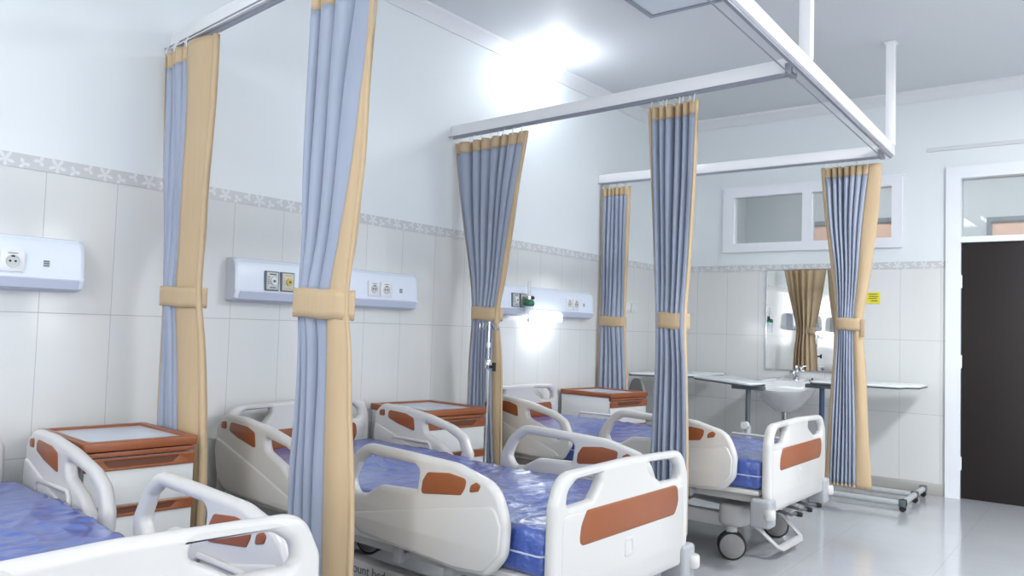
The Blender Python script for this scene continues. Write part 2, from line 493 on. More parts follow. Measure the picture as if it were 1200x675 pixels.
# ---------------------------------------------------------------- ceiling lights
def ceiling_light(x0, y0, x1, y1, lit, label, power):
    cx, cy = (x0 + x1) / 2, (y0 + y1) / 2
    t = empty('ceiling_light', (cx, cy, CEIL)); a, b = (x1 - x0) / 2, (y1 - y0) / 2
    tag(t, label, 'ceiling light', 'added ceiling fill panels' if lit else None)
    bm = bmesh.new(); w = 0.03; h = 0.02
    add_box(bm, -a, -b, -h, a, -b + w, 0); add_box(bm, -a, b - w, -h, a, b, 0)
    add_box(bm, -a, -b + w, -h, -a + w, b - w, 0); add_box(bm, a - w, -b + w, -h, a, b - w, 0)
    obj('frame', bm, 'track', t, smooth=False)
    box('diffuser', -a + w, -b + w, -0.012, a - w, b - w, -0.002, 'fill_on' if lit else 'lamp_off', t)
    if lit:
        l = bpy.data.lights.new('ceiling_fill', 'AREA'); l.shape = 'RECTANGLE'
        l.size = x1 - x0 - 0.08; l.size_y = y1 - y0 - 0.08; l.energy = power; l.color = (0.975, 0.985, 1.0)
        o = bpy.data.objects.new('ceiling_fill', l); COL.objects.link(o); o.parent = t; o.location = (0, 0, -0.03)
ceiling_light(1.12, 3.28, 2.02, 4.48, False, 'unlit recessed ceiling panel between the curtain rails', 0)
for (x, y, pw) in ((4.3, 0.2, 7), (4.3, 4.6, 76), (1.5, -0.9, 22), (6.2, 2.4, 22)):  # unseen panels added as fill, powers balanced for room brightness
    ceiling_light(x - 0.3, y - 0.6, x + 0.3, y + 0.6, True, 'added lit ceiling panel out of view, filling the room with light', pw)

# round lamp glowing in the corner of wall and ceiling
t = empty('ceiling_lamp', (0.24, 4.72, CEIL))
tag(t, 'glowing round white lamp at the top of the left wall', 'lamp')
lathe('base_plate', [(0.0, -0.03), (0.06, -0.03), (0.065, -0.02), (0.065, 0.0), (0.0, 0.0)], 'socket', t)
lathe('globe', [(0.001, -0.165), (0.03, -0.16), (0.055, -0.14), (0.07, -0.11), (0.068, -0.075), (0.05, -0.045), (0.03, -0.03)], 'bulb', t)
l = bpy.data.lights.new('globe_light', 'POINT'); l.energy = 2.5; l.shadow_soft_size = 0.08; l.color = (0.9, 0.96, 1)
o = bpy.data.objects.new('globe_light', l); COL.objects.link(o); o.parent = t; o.location = (0.0, 0, -0.26)

# ---------------------------------------------------------------- curtain rails
RZ = 2.432
def rail(label, a, b, posts=(), over=0.0):
    a, b = Vector(a), Vector(b); d = b - a; L = d.length; ang = math.atan2(d.y, d.x)
    t = empty('curtain_rail', (a.x, a.y, RZ), ang); tag(t, label, 'curtain rail')
    z = over
    box('beam', 0, -0.024, z + 0.008, L, 0.024, z + 0.078, 'beam', t, bev=0.004)
    box('track', 0.01, -0.008, z - 0.006, L - 0.01, 0.008, z + 0.008, 'track', t)
    tube('cord', [(0.01, -0.05, z - 0.002), (L * 0.5, -0.052, z - 0.004), (L - 0.06, -0.048, z - 0.002), (L - 0.02, -0.02, z)], 0.0035, 'track', t, n=8)
    box('end_bracket', L - 0.035, -0.036, z - 0.008, L - 0.002, 0.036, z + 0.05, 'track', t, bev=0.003)
    for s in posts:
        box('support_post', s - 0.028, -0.028, z + 0.078, s + 0.028, 0.028, CEIL - RZ - 0.001, 'beam', t, bev=0.004)
        box('post_cap', s - 0.04, -0.04, CEIL - RZ - 0.012, s + 0.04, 0.04, CEIL - RZ - 0.001, 'beam', t, bev=0.002)
    return t
MA, MB = Vector((2.262, 5.80)), Vector((2.45, -1.2))
md = (MB - MA).normalized()
def main_x(y): return MA.x + (MB.x - MA.x) * (y - MA.y) / (MB.y - MA.y)
rail('long white curtain rail hung from the ceiling on posts, running towards the door wall', MA, MB, posts=(0.03, 2.02, 4.1, 6.2))
def xrail(y0, slope, label):
    x = main_x(y0 + slope * 2.3) - 0.036
    return rail(label, (0.002, y0, 0), (x, y0 + slope * x, 0))
xrail(1.946, -0.115, 'white curtain rail nearest the camera, with the frontmost blue curtain on it')
xrail(3.895, -0.072, 'white curtain rail crossing over the bed under the bright lamp')
xrail(5.768, 0.0, 'white curtain rail in front of the high window')

# ---------------------------------------------------------------- curtains
def interp(rows, z):
    rows = sorted(rows); n = len(rows)
    if z <= rows[0][0]: return rows[0][1:]
    if z >= rows[-1][0]:
        a, b = rows[-2], rows[-1]; t = (z - b[0]) / (b[0] - a[0])
        return tuple(b[k] + (b[k] - a[k]) * t for k in range(1, 5))
    for i in range(n - 1):
        if rows[i][0] <= z <= rows[i + 1][0]: break
    t = (z - rows[i][0]) / (rows[i + 1][0] - rows[i][0]); out = []
    for k in range(1, 5):
        p1, p2 = rows[i][k], rows[i + 1][k]; h = rows[i + 1][0] - rows[i][0]
        m1 = (p2 - rows[i - 1][k]) / (rows[i + 1][0] - rows[i - 1][0]) if i > 0 else (p2 - p1) / h
        m2 = (rows[i + 2][k] - p1) / (rows[i + 2][0] - rows[i][0]) if i + 2 < n else (p2 - p1) / h
        out.append((2*t**3-3*t**2+1)*p1 + (t**3-2*t**2+t)*h*m1 + (-2*t**3+3*t**2)*p2 + (t**3-t**2)*h*m2)
    return tuple(out)

def curtain(label, y0, rows, seed, n, ztop=2.395, zbot=0.20, ztie=1.285, amp=0.02, slope=0.0, band=0.082, hooks=9, tail=False, gamma=1.0):
    rnd = random.Random(seed)
    x0 = rows[0][1]
    root = empty('bay_curtain', (0, 0, 0)); cx = (rows[0][1] + rows[0][4]) / 2
    root.location = (cx, y0, 0)
    tag(root, label, 'curtain', 'blue and beige bay curtains')
    A = [rnd.uniform(0.6, 1.35) for _ in range(2 * n + 4)]
    ph = [rnd.uniform(-0.12, 0.12) for _ in range(2 * n + 4)]
    ph2 = [rnd.uniform(0, 6.28) for _ in range(6)]
    def widthk(z):
        k = math.exp(-((z - ztie) / 0.16) ** 2); return k
    def P(t, z):
        xl, xa, xb, xr = interp(rows, z)
        k = widthk(z)
        # pleats wander a little on the way down
        tt = t + 0.012 * math.sin(2.3 * z + ph2[0] + 7 * t) * math.sin(PI * t)
        s = max(0.0, min(1.0, tt)) ** gamma * n; i = int(max(0, min(2 * n, math.floor(s * 2))))
        w = 1 - 2 * abs(math.sin(PI * s)) ** 1.05
        am = amp * (A[i] * (1 - (s * 2 - i)) + A[i + 1] * (s * 2 - i)) * (1 - 0.6 * k) * (1 + 0.35 * max(0, ztie - z))
        pw = (xb - xa) / n
        fold = -0.11 * pw * math.sin(2 * PI * s) * min(1.0, t / 0.06, (1 - t) / 0.06)
        fold += 0.12 * pw * math.sin(2 * PI * s * 0.37 + ph[i] * 8 + ph2[4]) * math.sin(PI * t)
        x = xa + (xb - xa) * tt + fold
        bul = 0.012 + (0.004 + 0.014 * k) * (1 - (2 * t - 1) ** 2)
        am *= min(1.0, 0.25 + t / 0.12, 0.15 + (1 - t) / 0.30)
        y = y0 + slope * (x - cx) - bul + am * 0.7 * (w + 1) + 0.004 * math.sin(5 * z + ph2[1] + 9 * t)
        return Vector((x - cx, y - y0, z))
    def grid(name, zs, ts, mat, thick=0.0025):
        bm = bmesh.new()
        vs = [[bm.verts.new(P(t, z)) for t in ts] for z in zs]
        for a, b in zip(vs[:-1], vs[1:]):
            for i in range(len(ts) - 1): bm.faces.new((a[i], a[i + 1], b[i + 1], b[i]))
        o = obj(name, bm, mat, root, angle=180)
        m = o.modifiers.new('thickness', 'SOLIDIFY'); m.thickness = thick; m.offset = 0
        return o
    ts = [i / (n * 18) for i in range(n * 18 + 1)]
    zl = lambda a, b, k: [a + (b - a) * i / k for i in range(k + 1)]
    grid('heading_band', zl(ztop, ztop - 0.072, 4), ts, 'beige')
    grid('face_fabric', zl(ztop - 0.072, zbot + 0.018, 74), ts, 'blue')
    grid('hem', zl(zbot + 0.018, zbot, 2), ts, 'beige')
    # lining: left edge, back, right edge, as one wrapped sheet
    bm = bmesh.new(); rows_v = []
    for z in zl(ztop + 0.002, zbot - 0.004, 76):
        xl, xa, xb, xr = interp(rows, z); k = widthk(z)
        pa, pb = P(0, z), P(1, z); r = []
        back = 0.010 + 2.1 * amp * (1 - 0.5 * k)
        for i in range(7):
            t = i / 6
            r.append((pa.x + 0.004 * (1 - t) + (xl - xa) * t, pa.y - 0.004 + 0.012 * t * t + 0.004 * t ** 3, z))
        m = n * 8
        for i in range(m + 1):
            t = i / m; s = t * n
            y = back + amp * 0.6 * A[int(s)] * math.sin(2 * PI * s + ph2[2]) + 0.02 * math.sin(PI * t)
            e = min(1.0, t / 0.16, (1 - t) / 0.5); e = e * e * (3 - 2 * e)
            yl, yr = pa.y + 0.012, pb.y + 0.012
            ed = yl * (1 - t) + yr * t
            r.append((xl - cx + 0.002 + (xr - xl - 0.004) * t, ed * (1 - e) + y * e + slope * ((xl + (xr - xl) * t) - cx), z))
        wr = xr - xb
        for i in range(9):
            t = i / 8
            g = 0.010 * math.sin(3 * z + ph2[3]) * math.sin(PI * t)
            yy = pb.y - 0.005 + 0.016 * (1 - t) ** 2 - 0.012 * math.sin(PI * t) * min(1, wr / 0.08) + g * min(1, wr / 0.1)
            r.append((xr - cx + (xb - xr) * t - 0.004 * t, yy + slope * 0, z))
        rows_v.append([bm.verts.new(q) for q in r])
    for a, b in zip(rows_v[:-1], rows_v[1:]):
        for i in range(len(a) - 1): bm.faces.new((a[i], b[i], b[i + 1], a[i + 1]))
    lo = obj('lining', bm, 'beige', root, angle=180)
    m = lo.modifiers.new('thickness', 'SOLIDIFY'); m.thickness = 0.002; m.offset = 0
    # tie-back band
    bm = bmesh.new(); rings = []
    for dz, g in ((-band / 2, 0.0), (-band / 4, 0.0006), (0, 0.0008), (band / 4, 0.0006), (band / 2, 0.0)):
        xl, xa, xb, xr = interp(rows, ztie)
        hw = (xr - xl) / 2 - 0.003 + g; mx = (xl + xr) / 2; ring = []
        hd = amp * 0.55 + 0.026 + g
        for q in range(40):
            a = 2 * PI * q / 40
            c, s = math.cos(a), math.sin(a)
            px = math.copysign(abs(c) ** 0.8, c) * hw; py = math.copysign(abs(s) ** 0.8, s) * hd
            ring.append((mx + px - cx, py + amp * 0.55 - 0.008, ztie + dz - 0.03 * px + 0.002 * math.sin(6 * a)))
        rings.append(ring)
    add_ring_strip(bm, rings, cap=False)
    tb = obj('tieback', bm, 'beige', root, angle=180)
    m = tb.modifiers.new('thickness', 'SOLIDIFY'); m.thickness = 0.0025; m.offset = 1
    if tail:
        xl, xa, xb, xr = interp(rows, ztie)
        bm = bmesh.new(); add_box(bm, xr - cx - 0.01, -0.022, ztie - 0.085, xr - cx + 0.018, -0.017, ztie + 0.035, 0.002)
        obj('tieback_tail', bm, 'beige', root)
    # hooks up to the track
    xl, xa, xb, xr = interp(rows, ztop)
    for i in range(hooks):
        t = (i + 0.5) / hooks
        q = P(t, ztop); hx = q.x; yt = slope * hx
        tube('hook', [(hx, q.y, ztop - 0.012), (hx, q.y - 0.004, ztop + 0.012), (hx, yt * 0.5 + q.y * 0.5, ztop + 0.03), (hx, yt, RZ - 0.006)], 0.0028, 'socket', root, n=6)
    return root

C1 = [(2.355, 0.03, 0.052, 0.266, 0.484), (2.105, 0.049, 0.071, 0.289, 0.485), (1.84, 0.069, 0.091, 0.293, 0.476), (1.467, 0.115, 0.129, 0.295, 0.464), (1.29, 0.14, 0.154, 0.285, 0.46), (1.1, 0.139, 0.16, 0.309, 0.496), (0.775, 0.137, 0.165, 0.353, 0.548), (0.529, 0.156, 0.191, 0.396, 0.581)]
C2 = [(2.317, 1.151, 1.165, 1.55, 1.563), (2.021, 1.153, 1.168, 1.488, 1.53), (1.724, 1.156, 1.17, 1.447, 1.518), (1.518, 1.161, 1.176, 1.408, 1.492), (1.264, 1.161, 1.17, 1.358, 1.465), (1.135, 1.161, 1.18, 1.358, 1.481), (0.902, 1.159, 1.182, 1.355, 1.491), (0.671, 1.143, 1.171, 1.361, 1.516), (0.345, 1.153, 1.176, 1.378, 1.535)]
C3 = [(2.374, 0.026, 0.034, 0.63, 0.642), (2.103, 0.069, 0.076, 0.575, 0.607), (1.806, 0.127, 0.134, 0.521, 0.567), (1.485, 0.199, 0.206, 0.467, 0.514), (1.283, 0.23, 0.237, 0.435, 0.475), (1.007, 0.207, 0.221, 0.42, 0.5), (0.691, 0.2, 0.214, 0.433, 0.519), (0.378, 0.193, 0.208, 0.459, 0.531)]
C4 = [(2.382, 1.47, 1.5, 1.778, 1.789), (2.044, 1.494, 1.514, 1.771, 1.789), (1.643, 1.529, 1.539, 1.751, 1.77), (1.268, 1.559, 1.564, 1.736, 1.75), (1.028, 1.555, 1.56, 1.746, 1.76), (0.637, 1.541, 1.546, 1.759, 1.773), (0.208, 1.537, 1.542, 1.76, 1.782)]
C5 = [(2.373, -0.026, -0.001, 0.261, 0.3), (1.894, -0.003, 0.022, 0.258, 0.297), (1.278, 0.024, 0.041, 0.259, 0.283), (0.767, 0.007, 0.024, 0.297, 0.32)]
C6 = [(2.38, 1.81, 1.834, 2.133, 2.209), (2.005, 1.844, 1.867, 2.093, 2.185), (1.651, 1.889, 1.912, 2.069, 2.145), (1.299, 1.921, 1.933, 2.044, 2.099), (1.007, 1.902, 1.919, 2.047, 2.118), (0.601, 1.878, 1.901, 2.062, 2.138), (0.226, 1.854, 1.888, 2.066, 2.163)]
C2 = [(a, b, c, d + 0.012, e - 0.012) for a, b, c, d, e in C2]
C3 = [(a, b, c, d + 0.004, max(e - 0.016, d + 0.010)) for a, b, c, d, e in C3]
C4 = [(a, b + 0.010, c + 0.002, d + (0.004 if a < 1.2 else 0), max(e - 0.010, d + 0.006) if a > 1.2 else d + 0.005) for a, b, c, d, e in C4]
C5 = [(a, b, c, d + 0.008, max(e - 0.010, d + 0.014)) for a, b, c, d, e in C5]
for R in (C1, C5):                      # keep the wall side of these clear of the wall
    for i, q in enumerate(R): R[i] = (q[0], max(q[1], 0.022), max(q[2], 0.034), q[3], q[4])
curtain('tied blue curtain with broad beige edge by the left wall, behind the nearest bedside cabinet', 1.865, C1, 3, 4, ztie=1.29, amp=0.03, slope=-0.1, hooks=6)
curtain('tied blue curtain nearest the camera, hanging full height between the first two beds', 1.79, C2, 11, 4, ztie=1.265, amp=0.036, slope=-0.1, band=0.1, hooks=6, gamma=0.66)
curtain('tied blue curtain by the left wall with the drip stand before it', 3.868, C3, 5, 7, ztie=1.285, amp=0.045, slope=-0.07, gamma=1.25)
curtain('narrow tied blue curtain hanging behind the footboard of the middle bed', 3.775, C4, 8, 6, ztie=1.265, amp=0.05, slope=-0.07)
curtain('tied blue curtain in the far left corner behind the farthest bedside cabinet', 5.768, C5, 14, 6, ztie=1.28, amp=0.035)
curtain('tied blue curtain hanging before the mirror and the high window', 5.768, C6, 21, 7, ztie=1.30, amp=0.045, tail=True)

# ---------------------------------------------------------------- hospital bed
YZ = lambda xc: (lambda u, v, w: Vector((xc + w, u, v)))
XZ = lambda yc: (lambda u, v, w: Vector((u, yc + w, v)))
XY = lambda zc: (lambda u, v, w: Vector((u, v, zc + w)))

def end_board(name, xc, ztop, parent):
    W = 0.45; zb = 0.29
    out = rounded([(-W + 0.03, zb, 0.03), (W - 0.03, zb, 0.03), (W, zb + 0.1, 0.1), (W - 0.004, ztop - 0.10, 0.05), (W - 0.05, ztop - 0.004, 0.16), (0, ztop + 0.006, 0.3), (-W + 0.05, ztop - 0.004, 0.16), (-W + 0.004, ztop - 0.10, 0.05), (-W, zb + 0.1, 0.1)], 10)
    hz0, hz1 = ztop - 0.115, ztop - 0.034
    def hole(s):
        q = 0.0 if s > 0 else 0.05
        pts = [(0.378, hz0 + 0.012, 0.02), (0.372, hz0 + 0.05, 0.05), (0.325, hz1, 0.05), (0.14 + q, hz1 + 0.008, 0.015), (0.135 + q, hz1 - 0.02, 0.02), (0.19 + q * 0.4, hz1 - 0.05, 0.02), (0.235, hz0 + 0.004, 0.02), (0.365, hz0, 0.012)]
        return rounded([(s * a, b, r) for a, b, r in pts], 7)
    o = plate(name, out, [hole(1), hole(-1)], 0.046, 0.021, YZ(xc), 'plastic', parent, seg=5)
    # raised lower field on both faces
    f = rounded([(-W + 0.10, zb + 0.02, 0.05), (W - 0.10, zb + 0.02, 0.05), (W - 0.045, zb + 0.09, 0.05), (W - 0.045, hz0 - 0.025, 0.03), (-W + 0.045, hz0 - 0.025, 0.03), (-W + 0.045, zb + 0.09, 0.05)], 6)
    plate('field', f, [], 0.05, 0.004, YZ(xc), 'plastic', o, seg=2)
    z1 = ztop - 0.133; z0 = z1 - 0.117
    i = rounded([(-0.315, z0, 0.03), (0.325, z0 + 0.004, 0.03), (0.355, z0 + 0.05, 0.06), (0.345, z1, 0.03), (-0.275, z1 - 0.004, 0.03), (-0.305, z1 - 0.05, 0.06)], 6)
    tag(plate('inlay', i, [], 0.056, 0.003, YZ(xc), 'tan', o, seg=2), 'orange brown inlay')
    e = rounded([(-0.03, z0 - 0.09, 0.01), (0.03, z0 - 0.09, 0.01), (0.03, z0 - 0.02, 0.01), (-0.03, z0 - 0.02, 0.01)], 4)
    e2 = rounded([(-0.016, z0 - 0.075, 0.008), (0.016, z0 - 0.075, 0.008), (0.016, z0 - 0.035, 0.008), (-0.016, z0 - 0.035, 0.008)], 4)
    plate('card_clip', e, [e2], 0.054, 0.002, YZ(xc), 'plastic', o, seg=2)
    return o

FOOT_RAIL = dict(
    out=[(1.10, 0.408, 0.06), (1.62, 0.376, 0.1), (1.765, 0.385, 0.08), (1.832, 0.46, 0.08), (1.838, 0.575, 0.12), (1.79, 0.69, 0.12), (1.60, 0.738, 0.25), (1.35, 0.748, 0.3), (1.12, 0.755, 0.12), (1.045, 0.69, 0.06), (0.988, 0.60, 0.05), (0.992, 0.545, 0.04), (1.04, 0.50, 0.05), (1.05, 0.45, 0.04)],
    hole=[(1.055, 0.60, 0.03), (1.095, 0.675, 0.03), (1.15, 0.712, 0.04), (1.40, 0.706, 0.02), (1.425, 0.69, 0.02), (1.415, 0.618, 0.012), (1.22, 0.608, 0.06), (1.14, 0.565, 0.03), (1.085, 0.558, 0.03)],
    shell=[(1.13, 0.42, 0.06), (1.62, 0.39, 0.08), (1.75, 0.40, 0.06), (1.815, 0.47, 0.06), (1.82, 0.56, 0.06), (1.79, 0.625, 0.04), (1.47, 0.563, 0.3), (1.20, 0.510, 0.2), (1.06, 0.482, 0.02), (1.075, 0.45, 0.03)],
    inl=[[(1.445, 0.612, 0.014), (1.452, 0.66, 0.02), (1.475, 0.692, 0.02), (1.58, 0.703, 0.06), (1.662, 0.694, 0.02), (1.655, 0.662, 0.02), (1.638, 0.636, 0.014)],
         [(1.675, 0.650, 0.01), (1.682, 0.676, 0.012), (1.706, 0.690, 0.012), (1.728, 0.682, 0.01), (1.716, 0.660, 0.01)]],
    arms=(1.28, 1.55))
HEAD_RAIL = dict(
    out=[(0.16, 0.418, 0.08), (0.66, 0.40, 0.1), (0.745, 0.42, 0.05), (0.80, 0.50, 0.06), (0.803, 0.575, 0.06), (0.765, 0.655, 0.06), (0.68, 0.70, 0.2), (0.50, 0.742, 0.3), (0.30, 0.768, 0.3), (0.13, 0.772, 0.08), (0.068, 0.715, 0.06), (0.062, 0.60, 0.1), (0.085, 0.48, 0.1)],
    hole=[(0.462, 0.700, 0.02), (0.62, 0.672, 0.08), (0.712, 0.632, 0.05), (0.735, 0.575, 0.03), (0.725, 0.535, 0.03), (0.685, 0.532, 0.02), (0.60, 0.60, 0.06), (0.48, 0.645, 0.03)],
    shell=[(0.17, 0.43, 0.08), (0.66, 0.412, 0.06), (0.725, 0.435, 0.03), (0.70, 0.46, 0.06), (0.474, 0.540, 0.3), (0.20, 0.628, 0.3), (0.082, 0.664, 0.02), (0.076, 0.60, 0.06), (0.10, 0.49, 0.1)],
    inl=[[(0.188, 0.70, 0.012), (0.195, 0.742, 0.02), (0.33, 0.733, 0.06), (0.392, 0.714, 0.02), (0.402, 0.645, 0.012), (0.26, 0.675, 0.06)],
         [(0.118, 0.705, 0.012), (0.118, 0.735, 0.012), (0.162, 0.742, 0.012), (0.162, 0.705, 0.012)]],
    arms=(0.26, 0.58))
def side_rail(yc, spec, parent, side, drop=0.0):
    fm = lambda u, v, w: Vector((u, yc + w, v - drop))
    o = plate('side_rail', rounded(spec['out'], 8), [rounded(spec['hole'], 6)], 0.044, 0.02, fm, 'plastic', parent, seg=5)
    plate('shell', rounded(spec['shell'], 8), [], 0.058, 0.008, fm, 'plastic', o, seg=3)
    for l in spec['inl']: tag(plate('inlay', rounded(l, 5), [], 0.05, 0.002, fm, 'tan', o, seg=2), 'orange brown inlay')
    for x in spec['arms']:                                        # folding arms under the rail
        bm = bmesh.new(); sy = -side
        ya, yb = sorted((yc + sy * 0.018, yc + sy * 0.045))
        add_box(bm, x - 0.022, ya, 0.325 if not drop else 0.22, x + 0.022, yb, 0.46 - drop * 0.6, 0.006)
        y2, y3 = sorted((yc + sy * 0.03, yc + sy * 0.11))
        add_box(bm, x - 0.02, y2, 0.33, x + 0.02, y3, 0.36, 0.006)
        obj('rail_arm', bm, 'grey_plastic', o)
    return o

def caster(x, y, parent, ang):
    t = bpy.data.objects.new('caster', None); COL.objects.link(t); t.parent = parent; t.location = (x, y, 0); t.rotation_euler = (0, 0, ang)
    t.empty_display_size = 0.05
    R = 0.075
    for s in (-1, 1):
        bm = bmesh.new()
        h0, h1 = (0.008, 0.034)
        prof = [(R * 0.55, h0), (R - 0.004, h0), (R, h0 + 0.006), (R, h1 - 0.008), (R - 0.006, h1), (R * 0.86, h1)]
        add_lathe(bm, [(r, s * h) for r, h in prof], (0, 0, R), 'y', 32); fix(bm)
        obj('tyre', bm, 'black', t)
        bm = bmesh.new()
        add_lathe(bm, [(R * 0.2, s * 0.03), (R * 0.87, s * 0.033), (R * 0.8, s * 0.038), (R * 0.2, s * 0.041), (0.004, s * 0.0415)], (0, 0, R), 'y', 32); fix(bm)
        obj('wheel_disc', bm, 'disc_grey', t)
    lathe('stem', [(0.0, 0.06), (0.012, 0.06), (0.026, 0.13), (0.03, 0.15), (0.03, 0.2), (0.0, 0.2)], 'frame_metal', t, (0, 0, 0), n=16)
    return t

def make_mattress(parent):
    def disp(p, nr):
        if nr.z < -0.3: return 0
        lift = 0.018 * max(0.0, min(1.0, (1.05 - p.x) / 0.5)) - 0.008 if nr.z > 0.5 else 0
        q = Vector((p.x * 2.2, p.y * 5.0, p.z * 3))
        v = lift + noise.noise(q) * 0.006
        w = noise.noise(Vector((p.x * 6 + p.y * 9, p.y * 4 - p.x * 7, 3.1)))
        v += 0.006 * (1 - min(1, abs(w) * 5)) * max(0, noise.noise(Vector((p.x * 2, p.y * 2, 9))) + 0.5)
        w2 = noise.noise(Vector((p.x * 14, p.y * 3.5 + p.x * 5, 7.7)))
        v += 0.004 * (1 - min(1, abs(w2) * 4))
        return v
    bm = bmesh.new()
    add_roundbox(bm, (0.07, -0.43, 0.405), (1.94, 0.43, 0.562), 0.022, (170, 80, 10), disp)
    o = obj('mattress', bm, 'mattress', parent, angle=180)
    tag(o, 'blue mattress wrapped in clear plastic film')
    bm = bmesh.new(); r = 0.03
    loop = rounded([(0.066, -0.435, r), (1.944, -0.435, r), (1.944, 0.435, r), (0.066, 0.435, r)], 6)
    l3 = [(q.x, q.y, 0.475) for q in loop]; add_tube(bm, l3 + [l3[0]], 0.0035, 6)
    obj('piping', bm, 'piping', o)
    return o

def make_bed(far_rails_down=False):
    b = empty('hospital_bed', (0, 0, 0))
    end_board('headboard', 0.024, 0.80, b)
    end_board('footboard', 1.976, 0.75, b)
    for s in (-1, 1):
        down = 0.29 if (s > 0 and far_rails_down) else 0.0
        side_rail(s * 0.475, HEAD_RAIL, b, s, down); side_rail(s * 0.475, FOOT_RAIL, b, s, down)
    make_mattress(b)
    box('deck', 0.06, -0.44, 0.375, 1.94, 0.44, 0.402, 'plastic', b, bev=0.01)
    for s in (-1, 1):
        y0, y1 = sorted((s * 0.33, s * 0.39))
        box('side_beam', 0.05, y0, 0.328, 1.95, y1, 0.373, 'frame_metal', b, bev=0.008)
        # mattress retainers
        for x0, x1, zt in ((0.23, 0.53, 0.60), (1.40, 1.74, 0.572)):
            y = s * 0.446
            tube('mattress_guard', [(x0, y, 0.40), (x0, y, zt - 0.018), (x0 + 0.015, y, zt), (x1 - 0.015, y, zt), (x1, y, zt - 0.018), (x1, y, 0.40)], 0.009, 'plastic', b, n=10)
    for x in (0.4, 1.0, 1.55):
        box('cross_beam', x - 0.03, -0.328, 0.315, x + 0.03, 0.328, 0.36, 'frame_metal', b, bev=0.006)
    # lifting links between deck and base
    for x, s in ((0.55, -1), (0.55, 1), (1.35, -1), (1.35, 1)):
        bm = bmesh.new(); add_tube(bm, [(x + 0.14, s * 0.10, 0.32), (x - 0.1, s * 0.10, 0.19)], 0.026, 10); obj('lift_link', bm, 'grey_plastic', b)
    # base chassis
    for s in (-1, 1):
        y0, y1 = sorted((s * 0.27, s * 0.335))
        box('base_beam', 0.25, y0, 0.165, 1.74, y1, 0.238, 'frame_metal', b, bev=0.008)
    for x in (0.24, 1.75):
        out = rounded([(x - 0.07, -0.37, 0.06), (x + 0.07, -0.37, 0.06), (x + 0.085, 0, 0.3), (x + 0.07, 0.37, 0.06), (x - 0.07, 0.37, 0.06), (x - 0.085, 0, 0.3)], 7)
        plate('base_cover', out, [], 0.115, 0.022, XY(0.235), 'frame_metal', b)
    for x in (0.24, 1.75):
        for s in (-1, 1): caster(x, s * 0.325, b, 0.5 if s < 0 else 0.35)
    # brake pedal bar at the foot
    pts = [(1.78, -0.2, 0.19), (1.85, -0.19, 0.15), (1.945, -0.175, 0.07), (1.955, -0.15, 0.062), (1.955, 0.15, 0.062), (1.945, 0.175, 0.07), (1.85, 0.19, 0.15), (1.78, 0.2, 0.19)]
    tube('pedal_bar', pts, 0.014, 'frame_metal', b, n=10, squash=(0.7, 1.5))
    # corner bumpers
    for x in (0.03, 1.97):
        for s in (-1, 1):
            bm = bmesh.new(); d = 1 if x > 1 else -1
            xa, xb = sorted((x - d * 0.06, x + d * 0.045)); ya, yb = sorted((s * 0.385, s * 0.485))
            add_box(bm, xa, ya, 0.225, xb, yb, 0.37, 0.016, 3)
            cb = obj('corner_bumper', bm, 'grey_plastic', b)
            lathe('roller', [(0.0, -0.026), (0.024, -0.026), (0.029, -0.018), (0.029, 0.018), (0.024, 0.026), (0.0, 0.026)], 'plastic', cb, (x + d * 0.04, s * 0.467, 0.30), n=20)
    box('foot_beam', 1.90, -0.398, 0.27, 1.945, 0.398, 0.33, 'frame_metal', b, bev=0.006)
    for y in (-0.16, 0.0, 0.16):
        tube('crank_handle', [(1.90, y, 0.262), (1.995, y, 0.255), (2.005, y + 0.012, 0.25), (2.01, y + 0.07, 0.246), (2.012, y + 0.075, 0.24)], 0.009, 'dark_grey', b, n=8)
        k = lathe('crank_knob', [(0.0, -0.02), (0.012, -0.02), (0.015, 0.0), (0.012, 0.02), (0.0, 0.02)], 'black', b, (2.02, y + 0.085, 0.243), axis='x', n=12)
    # lettering on the near base beam
    c = bpy.data.curves.new('lettering', 'FONT'); c.body = 'mount bed'; c.size = 0.055; c.extrude = 0.0005; c.align_x = 'RIGHT'
    c.materials.append(M['dark_grey'])
    tmp = bpy.data.objects.new('lettering', c); COL.objects.link(tmp)
    me = bpy.data.meshes.new_from_object(tmp); bpy.data.objects.remove(tmp)
    o = bpy.data.objects.new('lettering', me); COL.objects.link(o); o.parent = b
    o.location = (1.095, -0.3362, 0.186); o.rotation_euler = (PI / 2, 0, 0)
    return b

bed = make_bed(); bed_open = make_bed(True)
for o, loc, rz, sz, lab in [
    (bed, (0.085, 0.885, 0), -0.066, 0.995, 'white hospital bed nearest the camera, cut off by the lower left corner'),
    (copy_tree(bed), (0.10, 2.66, 0), -0.045, 0.993, 'white hospital bed in the middle with wide footboard facing the aisle'),
    (bed_open, (0.08, 4.585, 0), -0.025, 1.0, 'white hospital bed farthest from the camera, its wheels and pedal showing')]:
    o.location = loc; o.rotation_euler = (0, 0, rz); o.scale = (1, 1, sz)
    if 'nearest' in lab:                # its end boards sit a little differently in their sockets
        for c in o.children:
            if c.name.startswith('footboard'): c.location = (-0.035, 0, 0.04)
            if c.name.startswith('headboard'): c.location.y = -0.05
    tag(o, lab, 'hospital bed', 'hospital beds in a row')

